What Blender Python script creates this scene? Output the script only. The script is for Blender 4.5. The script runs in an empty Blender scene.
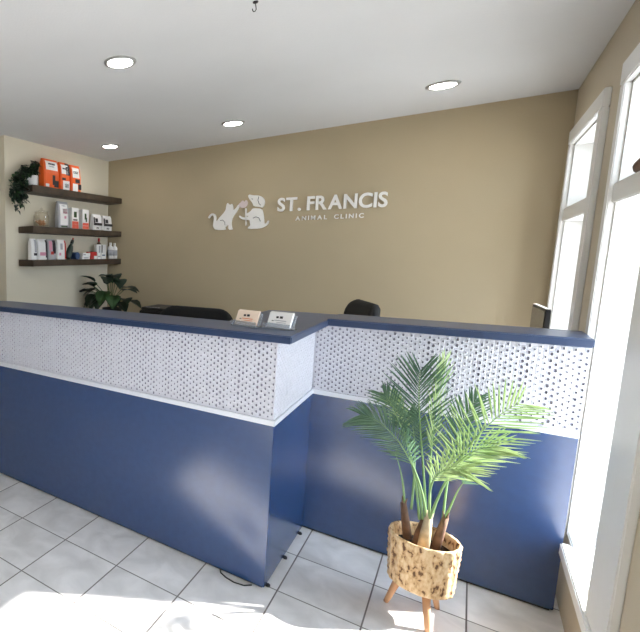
import bpy, bmesh, math, random
from mathutils import Vector, Matrix, noise
random.seed(7)
S = bpy.context.scene
COL = S.collection
PI = math.pi

# ------------------------------------------------------------------ materials
def srgb(r, g, b):
    f = lambda c: (c/255/12.92) if c/255 <= .04045 else ((c/255+.055)/1.055)**2.4
    return (f(r), f(g), f(b), 1)

def mat(name, col, rough=.6, metal=0, spec=.5, var=0, vscale=8, bump=0, bscale=60, emit=None, estr=0, vcol=None, coat=0):
    m = bpy.data.materials.new(name); m.use_nodes = True
    nt = m.node_tree; b = nt.nodes['Principled BSDF']
    b.inputs['Base Color'].default_value = col
    b.inputs['Roughness'].default_value = rough
    b.inputs['Metallic'].default_value = metal
    b.inputs['Specular IOR Level'].default_value = spec
    b.inputs['Coat Weight'].default_value = coat
    tc = nt.nodes.new('ShaderNodeTexCoord')
    n = nt.nodes.new('ShaderNodeTexNoise'); n.inputs['Scale'].default_value = vscale; n.inputs['Detail'].default_value = 4
    nt.links.new(tc.outputs['Object'], n.inputs['Vector'])
    mx = nt.nodes.new('ShaderNodeMix'); mx.data_type = 'RGBA'
    mx.inputs['A'].default_value = col
    c2 = vcol or tuple(c*(1-var) for c in col[:3])+(1,)
    mx.inputs['B'].default_value = c2
    mr = nt.nodes.new('ShaderNodeMapRange'); mr.inputs['From Min'].default_value = .35; mr.inputs['From Max'].default_value = .65
    nt.links.new(n.outputs['Fac'], mr.inputs['Value'])
    nt.links.new(mr.outputs['Result'], mx.inputs['Factor'])
    nt.links.new(mx.outputs['Result'], b.inputs['Base Color'])
    if bump:
        n2 = nt.nodes.new('ShaderNodeTexNoise'); n2.inputs['Scale'].default_value = bscale; n2.inputs['Detail'].default_value = 3
        nt.links.new(tc.outputs['Object'], n2.inputs['Vector'])
        bp = nt.nodes.new('ShaderNodeBump'); bp.inputs['Strength'].default_value = bump; bp.inputs['Distance'].default_value = .004
        nt.links.new(n2.outputs['Fac'], bp.inputs['Height']); nt.links.new(bp.outputs['Normal'], b.inputs['Normal'])
    if emit:
        b.inputs['Emission Color'].default_value = emit; b.inputs['Emission Strength'].default_value = estr
    return m

M = {}
M['tan'] = mat('tan_paint', srgb(180,165,136), .75, var=.05, vscale=1.5, bump=.25, bscale=180)
M['cream'] = mat('cream_paint', srgb(214,205,184), .75, var=.04, vscale=1.5, bump=.2, bscale=180)
M['taupe'] = mat('taupe_paint', srgb(196,184,162), .75, var=.04, vscale=1.5, bump=.2, bscale=180)
M['ceil'] = mat('ceiling_paint', srgb(220,220,221), .85, var=.03, vscale=2, bump=.2, bscale=120)
M['trim'] = mat('white_trim_paint', srgb(236,236,234), .4, var=.03, vscale=6)
M['blue'] = mat('navy_laminate', srgb(32,64,112), .22, var=.10, vscale=30, bump=.04, bscale=300, spec=.8)
M['blue'].node_tree.nodes['Principled BSDF'].inputs['IOR'].default_value = 1.65
M['top'] = mat('slate_blue_laminate', srgb(58,76,108), .30, var=.12, vscale=60, spec=.6)
M['topedge'] = mat('blue_edge_band_shaded', srgb(40,58,90), .3, var=.08, vscale=20)  # edge band blue, darkened a little for the shade on the front edge
M['weave'] = mat('white_woven_panel', srgb(202,202,211), .5, var=.08, vscale=40, bump=.35, bscale=150)
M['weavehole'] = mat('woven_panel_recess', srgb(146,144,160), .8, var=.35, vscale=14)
M['strip'] = mat('white_strip', srgb(216,218,224), .35)
M['black'] = mat('black_plastic', srgb(22,22,24), .45, var=.2)
M['fabric'] = mat('black_fabric', srgb(20,20,22), .85, var=.3, vscale=80, bump=.4, bscale=300)
M['mesh'] = mat('dark_metal', srgb(50,50,52), .35, metal=.8)
M['shelf'] = mat('dark_walnut', srgb(74,60,46), .55, var=.4, vscale=9, bump=.2, bscale=60)
M['white'] = mat('white_pack', srgb(232,230,228), .5, var=.03)
M['grey'] = mat('grey_pack', srgb(168,168,172), .5, var=.1)
M['orange'] = mat('orange_pack', srgb(236,98,30), .45, var=.06)
M['coral'] = mat('coral_pack', srgb(232,110,90), .5, var=.05)
M['red'] = mat('red_pack', srgb(190,50,44), .5, var=.1)
M['ink'] = mat('dark_print', srgb(40,36,40), .55)
M['pinkp'] = mat('pink_print', srgb(206,140,160), .55)
M['bluep'] = mat('blue_wrap', srgb(58,82,124), .6, var=.2, vscale=40)
M['greenb'] = mat('dark_green_plastic', srgb(44,58,52), .4)
M['leafd'] = mat('dark_leaf', srgb(30,52,36), .45, var=.5, vscale=18)
M['leafm'] = mat('mid_leaf', srgb(70,104,62), .45, var=.4, vscale=18)
M['palmd'] = mat('palm_leaf_shaded', srgb(66,106,72), .4, vcol=srgb(100,140,92), vscale=9)
M['palml'] = mat('palm_leaf_sunlit', srgb(140,172,110), .45, vcol=srgb(180,200,142), vscale=9)  # sunlit tone of the fronds put into the leaf colour
M['palmd'] = mat('palm_leaf_shaded', srgb(64,98,76), .45, vcol=srgb(104,138,106), vscale=9)  # shaded tone of the fronds put into the leaf colour
for k_ in ('palml','palmd','leafm'):
    nt = M[k_].node_tree; b_ = nt.nodes['Principled BSDF']; o_ = nt.nodes['Material Output']
    tl = nt.nodes.new('ShaderNodeBsdfTranslucent'); mx_ = nt.nodes.new('ShaderNodeMixShader'); mx_.inputs[0].default_value = .3
    nt.links.new(b_.inputs['Base Color'].links[0].from_socket, tl.inputs['Color'])
    nt.links.new(b_.outputs[0], mx_.inputs[1]); nt.links.new(tl.outputs[0], mx_.inputs[2]); nt.links.new(mx_.outputs[0], o_.inputs['Surface'])
M['stem'] = mat('palm_stem', srgb(136,170,112), .45, var=.15)
M['bark'] = mat('palm_sheath', srgb(132,100,78), .8, var=.4, vscale=40, bump=.8, bscale=90)
M['barkp'] = mat('pale_palm_sheath', srgb(196,178,146), .8, var=.3, vscale=40, bump=.6, bscale=90)
M['soil'] = mat('dark_soil', srgb(50,38,34), .95, var=.5, vscale=60, bump=1, bscale=90)
M['wood'] = mat('pale_wood', srgb(214,164,122), .5, var=.15, vscale=20)
M['sign'] = mat('sign_white', srgb(238,236,232), .4)
M['signpink'] = mat('sign_blush', srgb(216,200,200), .4)
M['acrylic'] = mat('clear_acrylic', srgb(225,232,240), .08, spec=.6)
M['acrylic'].node_tree.nodes['Principled BSDF'].inputs['Transmission Weight'].default_value = .75
M['cardo'] = mat('peach_card', srgb(238,216,196), .5)
M['cardw'] = mat('white_card', srgb(236,234,232), .5)
M['cardp'] = mat('orange_print', srgb(220,130,80), .5)
M['screen'] = mat('dark_screen_reflection', srgb(70,64,56), .25)  # dark screen with its tan reflection mixed into the colour
M['rim'] = mat('light_trim_grey', srgb(168,168,166), .4, metal=.3)
M['glow'] = mat('lamp_glow', (1,1,1,1), .5, emit=(1,.97,.92,1), estr=60)
M['ground'] = mat('pale_concrete', srgb(205,203,198), .9, var=.1)
M['exterior'] = mat('exterior_white', srgb(225,225,222), .8)
M['brown'] = mat('carved_brown', srgb(110,80,62), .6, var=.3, vscale=60)
M['pier'] = mat('added_pier_dark', srgb(70,58,48), .85, var=.3)  # dark so the added pier bounces little sun
M['outlet'] = mat('gasket', srgb(60,62,66), .6)

def glass_mat():
    m = bpy.data.materials.new('window_glass'); m.use_nodes = True; nt = m.node_tree
    nt.nodes.remove(nt.nodes['Principled BSDF'])
    out = nt.nodes['Material Output']
    t = nt.nodes.new('ShaderNodeBsdfTransparent'); g = nt.nodes.new('ShaderNodeBsdfGlossy'); g.inputs['Roughness'].default_value = .02
    f0 = nt.nodes.new('ShaderNodeLayerWeight'); f0.inputs['Blend'].default_value = .5
    f = nt.nodes.new('ShaderNodeMath'); f.operation = 'MULTIPLY'; f.inputs[1].default_value = .25; f.use_clamp = True; nt.links.new(f0.outputs['Facing'], f.inputs[0])
    mx = nt.nodes.new('ShaderNodeMixShader')
    nt.links.new(f.outputs[0], mx.inputs[0]); nt.links.new(t.outputs[0], mx.inputs[1]); nt.links.new(g.outputs[0], mx.inputs[2])
    nt.links.new(mx.outputs[0], out.inputs['Surface'])
    return m
M['glass'] = glass_mat()

def jar_mat():
    m = glass_mat(); m.name = 'jar_glass'
    for n in m.node_tree.nodes:
        if n.type == 'MATH': n.inputs[1].default_value = .3
        if n.type == 'BSDF_TRANSPARENT': n.inputs['Color'].default_value = (.97,.96,.94,1)
    return m
M['jar'] = jar_mat()

def tile_mat():
    m = bpy.data.materials.new('floor_tile'); m.use_nodes = True; nt = m.node_tree; b = nt.nodes['Principled BSDF']
    N = nt.nodes.new; L = nt.links.new
    geo = N('ShaderNodeNewGeometry'); sep = N('ShaderNodeSeparateXYZ'); L(geo.outputs['Position'], sep.inputs[0])
    def mth(op, a, b_=None):
        n = N('ShaderNodeMath'); n.operation = op
        for i, v in enumerate((a, b_)):
            if v is None: continue
            if isinstance(v, (int, float)): n.inputs[i].default_value = v
            else: L(v, n.inputs[i])
        return n.outputs[0]
    T = .3112
    u = mth('DIVIDE', mth('SUBTRACT', sep.outputs[0], .0443), T)
    v = mth('DIVIDE', mth('SUBTRACT', sep.outputs[1], .0362), T)
    def edge(w):
        fr = mth('FRACT', w); return mth('MINIMUM', fr, mth('SUBTRACT', 1.0, fr))
    d = mth('MINIMUM', edge(u), edge(v))
    mr = N('ShaderNodeMapRange'); mr.inputs['From Min'].default_value = .006; mr.inputs['From Max'].default_value = .012
    L(d, mr.inputs['Value'])
    comb = N('ShaderNodeCombineXYZ'); L(mth('FLOOR', u), comb.inputs[0]); L(mth('FLOOR', v), comb.inputs[1])
    wn = N('ShaderNodeTexWhiteNoise'); wn.noise_dimensions = '2D'; L(comb.outputs[0], wn.inputs['Vector'])
    add = N('ShaderNodeVectorMath'); add.operation = 'ADD'; L(geo.outputs['Position'], add.inputs[0]); L(wn.outputs['Color'], add.inputs[1])
    n1 = N('ShaderNodeTexNoise'); n1.inputs['Scale'].default_value = 7; n1.inputs['Detail'].default_value = 6; n1.inputs['Distortion'].default_value = .6
    L(add.outputs[0], n1.inputs['Vector'])
    cr = N('ShaderNodeValToRGB'); L(n1.outputs['Fac'], cr.inputs[0])
    cr.color_ramp.elements[0].position = .32; cr.color_ramp.elements[0].color = srgb(212,210,208)
    cr.color_ramp.elements[1].position = .68; cr.color_ramp.elements[1].color = srgb(238,236,235)
    mx = N('ShaderNodeMix'); mx.data_type = 'RGBA'; mx.inputs['A'].default_value = srgb(112,106,102)
    L(mr.outputs['Result'], mx.inputs['Factor']); L(cr.outputs['Color'], mx.inputs['B']); L(mx.outputs['Result'], b.inputs['Base Color'])
    bp = N('ShaderNodeBump'); bp.inputs['Strength'].default_value = .5; bp.inputs['Distance'].default_value = .002
    L(mr.outputs['Result'], bp.inputs['Height']); L(bp.outputs['Normal'], b.inputs['Normal'])
    b.inputs['Roughness'].default_value = .42
    return m
M['tile'] = tile_mat()

def basket_mat():
    m = bpy.data.materials.new('woven_hyacinth'); m.use_nodes = True; nt = m.node_tree; b = nt.nodes['Principled BSDF']
    N = nt.nodes.new; L = nt.links.new
    tc = N('ShaderNodeTexCoord'); mp = N('ShaderNodeMapping'); mp.inputs['Scale'].default_value = (1,1,.45); L(tc.outputs['Object'], mp.inputs[0])
    n = N('ShaderNodeTexNoise'); n.inputs['Scale'].default_value = 75; n.inputs['Detail'].default_value = 4; L(mp.outputs[0], n.inputs['Vector'])
    cr = N('ShaderNodeValToRGB'); L(n.outputs['Fac'], cr.inputs[0])
    e = cr.color_ramp.elements
    e[0].position = .36; e[0].color = srgb(104,72,46); e[1].position = .66; e[1].color = srgb(232,206,166)
    x = e.new(.42); x.color = srgb(200,160,114); x = e.new(.52); x.color = srgb(220,188,144)
    L(cr.outputs['Color'], b.inputs['Base Color']); b.inputs['Roughness'].default_value = .75
    bp = N('ShaderNodeBump'); bp.inputs['Strength'].default_value = .8; bp.inputs['Distance'].default_value = .004
    L(n.outputs['Fac'], bp.inputs['Height']); L(bp.outputs['Normal'], b.inputs['Normal'])
    return m
M['basket'] = basket_mat()

# ------------------------------------------------------------------ mesh helpers
class MB:
    def __init__(s): s.v = []; s.f = []; s.m = []
    def add(s, vs, fs, mi=0):
        o = len(s.v); s.v += [tuple(v) for v in vs]; s.f += [[i+o for i in f] for f in fs]; s.m += [mi]*len(fs); return s
    def box(s, x0, x1, y0, y1, z0, z1, mi=0):
        v = [(x,y,z) for x in (x0,x1) for y in (y0,y1) for z in (z0,z1)]
        return s.add(v, [(0,1,3,2),(4,6,7,5),(0,4,5,1),(2,3,7,6),(0,2,6,4),(1,5,7,3)], mi)
    def tube(s, pts, r, n=8, mi=0, cap=True):
        pts = [Vector(p) for p in pts]; rs = r if isinstance(r, (list, tuple)) else [r]*len(pts)
        vs = []; prev = None
        for i, p in enumerate(pts):
            t = (pts[min(i+1, len(pts)-1)]-pts[max(i-1, 0)]).normalized()
            a = prev if prev else (Vector((0,0,1)) if abs(t.z) < .9 else Vector((1,0,0)))
            u = (a-t*a.dot(t)).normalized(); w = t.cross(u); prev = u
            vs += [p+(u*math.cos(k*2*PI/n)+w*math.sin(k*2*PI/n))*rs[i] for k in range(n)]
        fs = [(i*n+k, i*n+(k+1)%n, (i+1)*n+(k+1)%n, (i+1)*n+k) for i in range(len(pts)-1) for k in range(n)]
        if cap: fs += [tuple(range(n-1,-1,-1)), tuple(range((len(pts)-1)*n, len(pts)*n))]
        return s.add(vs, fs, mi)
    def lathe(s, prof, c=(0,0,0), n=24, mi=0, sx=1, sy=1, closed=False):
        vs = [(c[0]+r*math.cos(k*2*PI/n)*sx, c[1]+r*math.sin(k*2*PI/n)*sy, c[2]+z) for r, z in prof for k in range(n)]
        m = len(prof); rng = range(m if closed else m-1)
        fs = [(i*n+k, i*n+(k+1)%n, ((i+1)%m)*n+(k+1)%n, ((i+1)%m)*n+k) for i in rng for k in range(n)]
        if not closed: fs += [tuple(range(n-1,-1,-1)), tuple(range((m-1)*n, m*n))]
        return s.add(vs, fs, mi)
    def prism(s, poly, y0, y1, mi=0):      # poly in xz, extruded along y
        n = len(poly)
        vs = [(x,y0,z) for x,z in poly]+[(x,y1,z) for x,z in poly]
        fs = [tuple(range(n)), tuple(range(2*n-1,n-1,-1))]+[(i, n+i, n+(i+1)%n, (i+1)%n) for i in range(n)]
        return s.add(vs, fs, mi)
    def mesh(s, name, mats, bevel=0, smooth=False, seg=2, fixn=True):
        me = bpy.data.meshes.new(name); me.from_pydata(s.v, [], s.f)
        for m in (mats if isinstance(mats, (list, tuple)) else [mats]): me.materials.append(M[m])
        for p, i in zip(me.polygons, s.m): p.material_index = i; p.use_smooth = smooth
        bm = bmesh.new(); bm.from_mesh(me)
        if fixn: bmesh.ops.recalc_face_normals(bm, faces=bm.faces)
        if bevel:
            ed = [e for e in bm.edges if len(e.link_faces) == 2 and e.calc_face_angle(0) > .6]
            bmesh.ops.bevel(bm, geom=ed, offset=bevel, segments=seg, affect='EDGES', clamp_overlap=True)
        bm.to_mesh(me); bm.free(); me.update()
        return me
    def build(s, name, mats, parent=None, **kw):
        o = bpy.data.objects.new(name, s.mesh(name, mats, **kw)); COL.objects.link(o)
        if parent:
            o.parent = parent; o.matrix_parent_inverse = Matrix.Identity(4)
        return o

def tag(o, label=None, cat=None, group=None, kind=None):
    for k, v in (('label',label),('category',cat),('group',group),('kind',kind)):
        if v: o[k] = v
    return o
def thing(name, label, cat, loc=(0,0,0), rz=0, group=None):
    o = bpy.data.objects.new(name, None); COL.objects.link(o); o.empty_display_size = .05
    o.location = loc; o.rotation_euler = (0,0,rz)
    return tag(o, label, cat, group)
def struct(name, mb, m, label=None, **kw):
    o = mb.build(name, m, **kw); o['kind'] = 'structure'
    if label: o['label'] = label
    return o
def dup(root, loc=None, rz=None, label=None):
    def cp(o, par):
        c = o.copy(); COL.objects.link(c)
        if par: c.parent = par
        for ch in list(o.children): cp(ch, c)
        return c
    r = cp(root, None)
    if loc: r.location = loc
    if rz is not None: r.rotation_euler = (0,0,rz)
    if label: r['label'] = label
    return r

# ------------------------------------------------------------------ room
XL, XR, YB, ZC = -2.403, .954, 2.20, 2.395
XF, YF = -4.3, -3.9
struct('floor', MB().box(XF, XR+.15, YF, YB+.12, -.08, 0), 'tile')
struct('ceiling', MB().box(XF, XR+.15, YF, YB+.12, ZC, ZC+.1), 'ceil')
struct('wall_back', MB().box(XL-.12, XR+.15, YB, YB+.12, 0, ZC), 'tan', label='tan back wall carrying the clinic sign')
struct('wall_left', MB().box(XL-.12, XL, .74, YB, 0, ZC), 'cream', label='cream wall behind the three shelves')
struct('wall_left_return', MB().box(XF, XL-.12, .74, .86, 0, ZC), 'tan')
struct('wall_far_left', MB().box(XF-.12, XF, YF, .86, 0, ZC), 'tan')
struct('wall_front', MB().box(XF, XR+.15, YF-.12, YF, 0, ZC), 'tan')
# right wall with two window openings and an unseen one sized for daylight
XO = XR+.15
OP = [(.14,.735,.30,2.06), (1.22,2.04,.30,2.06)]
w = MB(); ys = [YF, -2.9, -.9, OP[0][0], OP[0][1], OP[1][0], OP[1][1], YB]
w.box(XR, XO, YF, -2.3, 0, ZC); w.box(XR, XO, -2.3, -.9, 0, .30); w.box(XR, XO, -2.3, -.9, 2.06, ZC)
w.box(XR, XO, -.9, .14, 0, ZC); w.box(XR, XO, .735, 1.22, 0, ZC); w.box(XR, XO, 2.04, YB, 0, ZC)
for y0, y1, z0, z1 in OP: w.box(XR, XO, y0, y1, 0, z0); w.box(XR, XO, y0, y1, z1, ZC)
struct('wall_right', w, 'taupe', label='taupe wall holding the windows')

def window(n, y0, y1, z0, z1, cn, cf, top, label):
    e = bpy.data.objects.new('window_%d' % n, None); COL.objects.link(e); e.location = (XR, (y0+y1)/2, z0)
    tag(e, label, kind='structure'); cy = (y0+y1)/2
    L = lambda m: m  # local offset helper
    def b(mb, x0, x1, ya, yb, za, zb): mb.box(x0-XR, x1-XR, ya-cy, yb-cy, za-z0, zb-z0)
    c = MB()
    b(c, XR-.022, XR, y0-cn, y0, z0-.02, z1); c.build('side_casing', 'trim', e, bevel=.004)
    c = MB(); b(c, XR-.022, XR, y1, y1+cf, z0-.02, z1); c.build('side_casing', 'trim', e, bevel=.004)
    c = MB(); b(c, XR-.024, XR, y0-cn, y1+cf, z1, top); c.build('head_casing', 'trim', e, bevel=.004)
    j = MB(); b(j, XR, XO, y0, y0+.008, z0, z1); b(j, XR, XO, y1-.008, y1, z0, z1); b(j, XR, XO, y0+.008, y1-.008, z1-.008, z1)
    j.build('window_jamb', 'trim', e)
    t = MB(); b(t, XR-.012, XO, y0+.008, y1-.008, 1.625, 1.70); t.build('transom_bar', 'trim', e, bevel=.004)
    g0 = XO-.03
    f = MB()
    for za, zb in ((z0, 1.625), (1.70, z1-.008)):
        b(f, g0-.012, g0+.02, y0+.008, y0+.04, za, zb); b(f, g0-.012, g0+.02, y1-.04, y1-.008, za, zb)
        b(f, g0-.012, g0+.02, y0+.04, y1-.04, za, za+.035); b(f, g0-.012, g0+.02, y0+.04, y1-.04, zb-.03, zb)
    f.build('window_frame', 'trim', e, bevel=.003)
    k = MB()
    for za, zb in ((z0, 1.625), (1.70, z1-.008)):
        b(k, g0-.02, g0-.012, y1-.02, y1-.008, za, zb)
    k.build('window_gasket', 'outlet', e)
    p = MB()
    for za, zb in ((z0+.035, 1.595), (1.735, z1-.038)): b(p, g0+.002, g0+.006, y0+.04, y1-.04, za, zb)
    p.build('window_pane', 'glass', e)
    s = MB(); b(s, XR-.001, XO-.044, y0+.008, y1-.008, z0, z0+.012)
    ys0, ys1 = (y0-.26, .608) if n == 1 else (y0-cn, y1+cf)
    b(s, XR-.032, XR-.001, ys0, ys1, z0-.038, z0+.012)
    s.build('window_sill', 'trim', e, bevel=.005)
    return e
window(1, .14, .735, .30, 2.06, .26, .065, 2.145, 'tall white window at the near end of the counter, with a low sunlit sill')
window(2, 1.22, 2.04, .30, 2.06, .10, .05, 2.14, 'tall white window behind the counter beside the back wall')
w = MB(); 
for y in (-2.3,-1.62,-.95): w.box(XR+.05, XR+.10, y, y+.05, .3, 2.06)
struct('window_3', w, 'trim', label='mullions of an unseen side window added behind the camera for daylight')  # window out of view, its size set by the light it lets in
for nm, mb in (('baseboard_back', MB().box(XL+.015, XR-.015, YB-.015, YB, 0, .1)), ('baseboard_left', MB().box(XL, XL+.015, .74, YB, 0, .1))):
    struct(nm, mb, 'trim')
# outside: ground, plus an eave and a pier added to shape the daylight
struct('ground', MB().box(-14, 16, -16, 14, -.3, -.12), 'ground')
struct('added_eave', MB().box(XO, XO+.62, YF, YB+.6, 2.3, 2.42), 'exterior', label='unseen roof eave added outside above the right windows to block high sun')  # eave added out of view, stops sun through the upper panes

struct('added_pier', MB().box(XO, XO+.48, 1.13, 1.20, -.12, 2.3), 'pier', label='unseen exterior pier added between the two windows to shade the back wall')  # pier added out of view, keeps window light off the back wall

# ------------------------------------------------------------------ ceiling lights
def make_light():
    t = thing('recessed_ceiling_light', 'x', 'ceiling light', (0,0,ZC), group='recessed ceiling lights')
    MB().lathe([(.061,-.001),(.061,-.006),(.068,-.010),(.078,-.006),(.081,-.001)], n=40, closed=True).build('trim_ring', 'rim', t, smooth=True)
    MB().lathe([(.060,-.001),(.060,-.005),(.045,-.007)], n=40).build('lens', 'glow', t)
    return t
lt = make_light()
for i, (x, y, lb) in enumerate([(-.865,.122,'round recessed ceiling light nearest the camera, largest, alone in front of the others'),
      (-.86,1.596,'round recessed ceiling light above the wall to the left of the clinic sign'),
      (.353,1.594,'round recessed ceiling light toward the window side, right of the clinic name'),
      (-1.978,1.621,'round recessed ceiling light in the left corner above the shelves')]):
    o = lt if i == 0 else dup(lt)
    o.location = (x, y, ZC); o['label'] = lb
t = thing('ceiling_hook', 'small dark hook hanging from the ceiling at the top edge of the photo', 'hook', (-.150,-.02,ZC)); t.scale = (.6,.6,.6)
MB().lathe([(.002,0),(.018,0),(.016,-.006),(.005,-.010)], n=16).build('base', 'black', t, smooth=True)
MB().tube([(0,0,-.008),(.004,0,-.03),(.006,0,-.048),(0,0,-.056),(-.01,0,-.055),(-.016,0,-.046),(-.018,0,-.036)], .003, 8).build('hook_wire', 'mesh', t, smooth=True)

# ------------------------------------------------------------------ reception desk
ZT, ZW, ZP = .736, 1.090, 1.122
D = .619; X2 = .932; XE = -2.05
desk = thing('reception_desk', 'navy blue reception desk with white woven upper panels and slate blue countertop', 'reception desk', (0,0,0))
MB().box(XE, 0, 0, .03, .012, ZT).build('base_panel', 'blue', desk, bevel=.0015)
MB().box(-.03, 0, .03, D, .012, ZT).build('base_panel', 'blue', desk, bevel=.0015)
MB().box(-.03, X2, D, D+.03, .012, ZT).build('base_panel', 'blue', desk, bevel=.0015)
MB().box(XE, XE+.03, .03, .75, .012, ZT).build('end_panel', 'blue', desk, bevel=.0015)
k = MB(); k.box(XE+.01, -.012, .012, .03, 0, .012); k.box(-.03, -.012, .03, D+.012, 0, .012); k.box(-.03, X2-.01, D+.012, D+.03, 0, .012)
k.build('plinth', 'black', desk)
s = MB(); s.box(XE, .006, -.006, .012, ZT, ZT+.024); s.box(-.012, .006, .012, D-.006, ZT, ZT+.024); s.box(-.012, X2, D-.006, D+.012, ZT, ZT+.024)
s.build('trim_strip', 'strip', desk, bevel=.002)

def weave(p0, ud, ln, nd, seed):
    """white slab with staggered rows of recessed oval holes"""
    rnd = random.Random(seed); mb = MB()
    p0 = Vector(p0); ud = Vector(ud); nd = Vector(nd); h = ZW-(ZT+.024); z0 = ZT+.024
    nc = round(ln/.0158); pu = ln/nc; nr = round(h/.0262); pv = h/nr
    P = lambda u, v, d=0: p0+ud*u+Vector((0,0,z0+v))+nd*d
    for c in range(nc):
        off = .5 if c % 2 else 0
        cs = .72+.5*noise.noise(Vector((c*.37+seed*9, seed, 0)))+rnd.uniform(-.08,.08)
        rows = nr if not off else nr-1
        if off:
            for a, b_ in ((0, pv/2), (h-pv/2, h)):
                mb.add([P(c*pu,a),P((c+1)*pu,a),P((c+1)*pu,b_),P(c*pu,b_)], [(0,1,2,3)])
        for r in range(rows):
            u0 = c*pu; v0 = (r+off)*pv
            cu = u0+pu/2+rnd.uniform(-.0008,.0008); cv = v0+pv/2+rnd.uniform(-.0015,.0015)
            sc = max(.45, min(1.15, cs*rnd.uniform(.8,1.2)))
            a = pu*.25*sc; b_ = pv*.225*sc
            outer = [(u0,v0),(u0+pu/2,v0),(u0+pu,v0),(u0+pu,v0+pv/2),(u0+pu,v0+pv),(u0+pu/2,v0+pv),(u0,v0+pv),(u0,v0+pv/2)]
            sg = [(-.8,-.8),(0,-1),(.8,-.8),(1,0),(.8,.8),(0,1),(-.8,.8),(-1,0)]
            vs = [P(*q) for q in outer]+[P(cu+sx*a*1.35, cv+sy*b_*1.3, .0018) for sx,sy in sg]
            vs += [P(cu+sx*a, cv+sy*b_, -.001) for sx,sy in sg]+[P(cu+sx*a*.8, cv+sy*b_*.85, -.005) for sx,sy in sg]
            fs = []; 
            for ring in (0,1): fs += [(ring*8+k, ring*8+(k+1)%8, ring*8+8+(k+1)%8, ring*8+8+k) for k in range(8)]
            mb.add(vs, fs)
            o = len(mb.v)-32
            mb.f += [[o+16+k, o+16+(k+1)%8, o+24+(k+1)%8, o+24+k] for k in range(8)]+[[o+24+k for k in range(8)]]
            mb.m += [1]*9
    T = -.014   # slab body: rim and back
    q = [P(0,0),P(ln,0),P(ln,h),P(0,h)]; bk = [P(0,0,T),P(ln,0,T),P(ln,h,T),P(0,h,T)]
    mb.add(q+bk, [(0,4,5,1),(1,5,6,2),(2,6,7,3),(3,7,4,0),(4,7,6,5)])
    me = mb.mesh('woven_panel', ['weave','weavehole'], fixn=False)
    o = bpy.data.objects.new('woven_panel', me); COL.objects.link(o); o.parent = desk
    return o
weave((XE,.002,0), (1,0,0), -XE-.002, (0,-1,0), 1)
weave((-.002,.0165,0), (0,1,0), D-.0165, (1,0,0), 2)
weave((-.0,D+.002,0), (1,0,0), X2, (0,-1,0), 3)
c = MB()
c.box(XE, -.03, .017, .035, ZT, ZW); c.box(-.034, -.017, .035, D+.02, ZT, ZW); c.box(-.017, X2, D+.017, D+.03, ZT, ZW)
c.build('carcass', 'strip', desk)
# countertops
def slab(poly, z0, z1, name, bev=.004):
    mb = MB(); n = len(poly)
    mb.add([(x,y,z0) for x,y in poly]+[(x,y,z1) for x,y in poly], [tuple(range(n-1,-1,-1))], 0)
    mb.f.append([n+i for i in range(n)]); o = len(mb.v)-2*n
    mb.m.append(0)
    for i in range(n): mb.f.append([i, (i+1)%n, n+(i+1)%n, n+i]); mb.m.append(1)
    return mb.build(name, ['top','topedge'], desk, bevel=bev)
slab([(XE+.16,-.04),(.058,-.04),(.058,.842),(-.30,.842),(-.30,.235),(XE+.25,.235),(XE+.06,.17),(XE+.02,.06),(XE+.06,-.01)], ZP-.032, ZP, 'countertop')
slab([(.052,.575),(X2,.575),(X2,.83),(.052,.83)], ZP-.028, ZP+.006, 'countertop')
MB().box(XE+.03, -.31, .24, .76, .715, .74).build('work_surface', 'grey', desk, bevel=.003)
MB().box(-.30,-.28,.24,.84,.012,ZW).build('inner_panel', 'strip', desk)
for x, y in ((.004,.04),(.004,.29),(.004,.55)):
    MB().lathe([(.002,0),(.010,0),(.010,.007),(.006,.011)], (x,y,0), n=12).build('foot_glide', 'black', desk, smooth=True)
o = MB().tube([(-.20,.012,.004),(-.185,-.014,.004),(-.155,-.030,.004),(-.115,-.038,.004),(-.075,-.03,.004),(-.05,-.005,.004)], .0032, 6).build('cable', 'black', smooth=True)
tag(o, 'thin dark cable looping out from under the front of the desk', 'cable')

# ------------------------------------------------------------------ card holders
def card_holder(label, cm, pm, x, y, rz):
    t = thing('business_card_holder', label, 'card holder', (x,y,ZP), rz, 'card holders on the counter')
    t.scale = (1.15,1.15,1.15)
    h = MB(); h.box(-.052,.052,-.022,.03,0,.004); h.box(-.052,.052,-.022,-.019,.004,.022)
    h.add([(-.052,.006,.004),(.052,.006,.004),(.052,.026,.05),(-.052,.026,.05),(-.052,.009,.004),(.052,.009,.004),(.052,.029,.05),(-.052,.029,.05)],
          [(0,1,2,3),(4,7,6,5),(0,4,5,1),(1,5,6,2),(2,6,7,3),(3,7,4,0)])
    h.build('holder', 'acrylic', t)
    c = MB(); p = lambda x_, s, d: (x_, -.010+s*.40-d*.9, .005+s*.92-d*.35)
    for mi in (0,):
        c.add([p(-.045,0,0),p(.045,0,0),p(.045,.056,0),p(-.045,.056,0),p(-.045,0,-.012),p(.045,0,-.012),p(.045,.056,-.012),p(-.045,.056,-.012)],
              [(0,1,2,3),(4,7,6,5),(0,4,5,1),(1,5,6,2),(2,6,7,3),(3,7,4,0)], 0)
    q = lambda x0,x1,s0,s1,mi: c.add([p(x0,s0,.0006),p(x1,s0,.0006),p(x1,s1,.0006),p(x0,s1,.0006)], [(0,1,2,3)], mi)
    q(-.016,-.006,.036,.044,1); q(-.002,.010,.036,.045,1); q(-.02,.026,.026,.029,2); q(-.01,.026,.019,.0215,2); q(-.030,-.022,.024,.027,1)
    c.build('business_cards', [cm,'ink',pm], t)
card_holder('clear card holder with peach coloured cards, the left one on the counter', 'cardo', 'cardp', -.172, .115, math.radians(-14))
card_holder('clear card holder with white cards, the right one near the counter corner', 'cardw', 'grey', -.040, .135, math.radians(-14))

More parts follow.
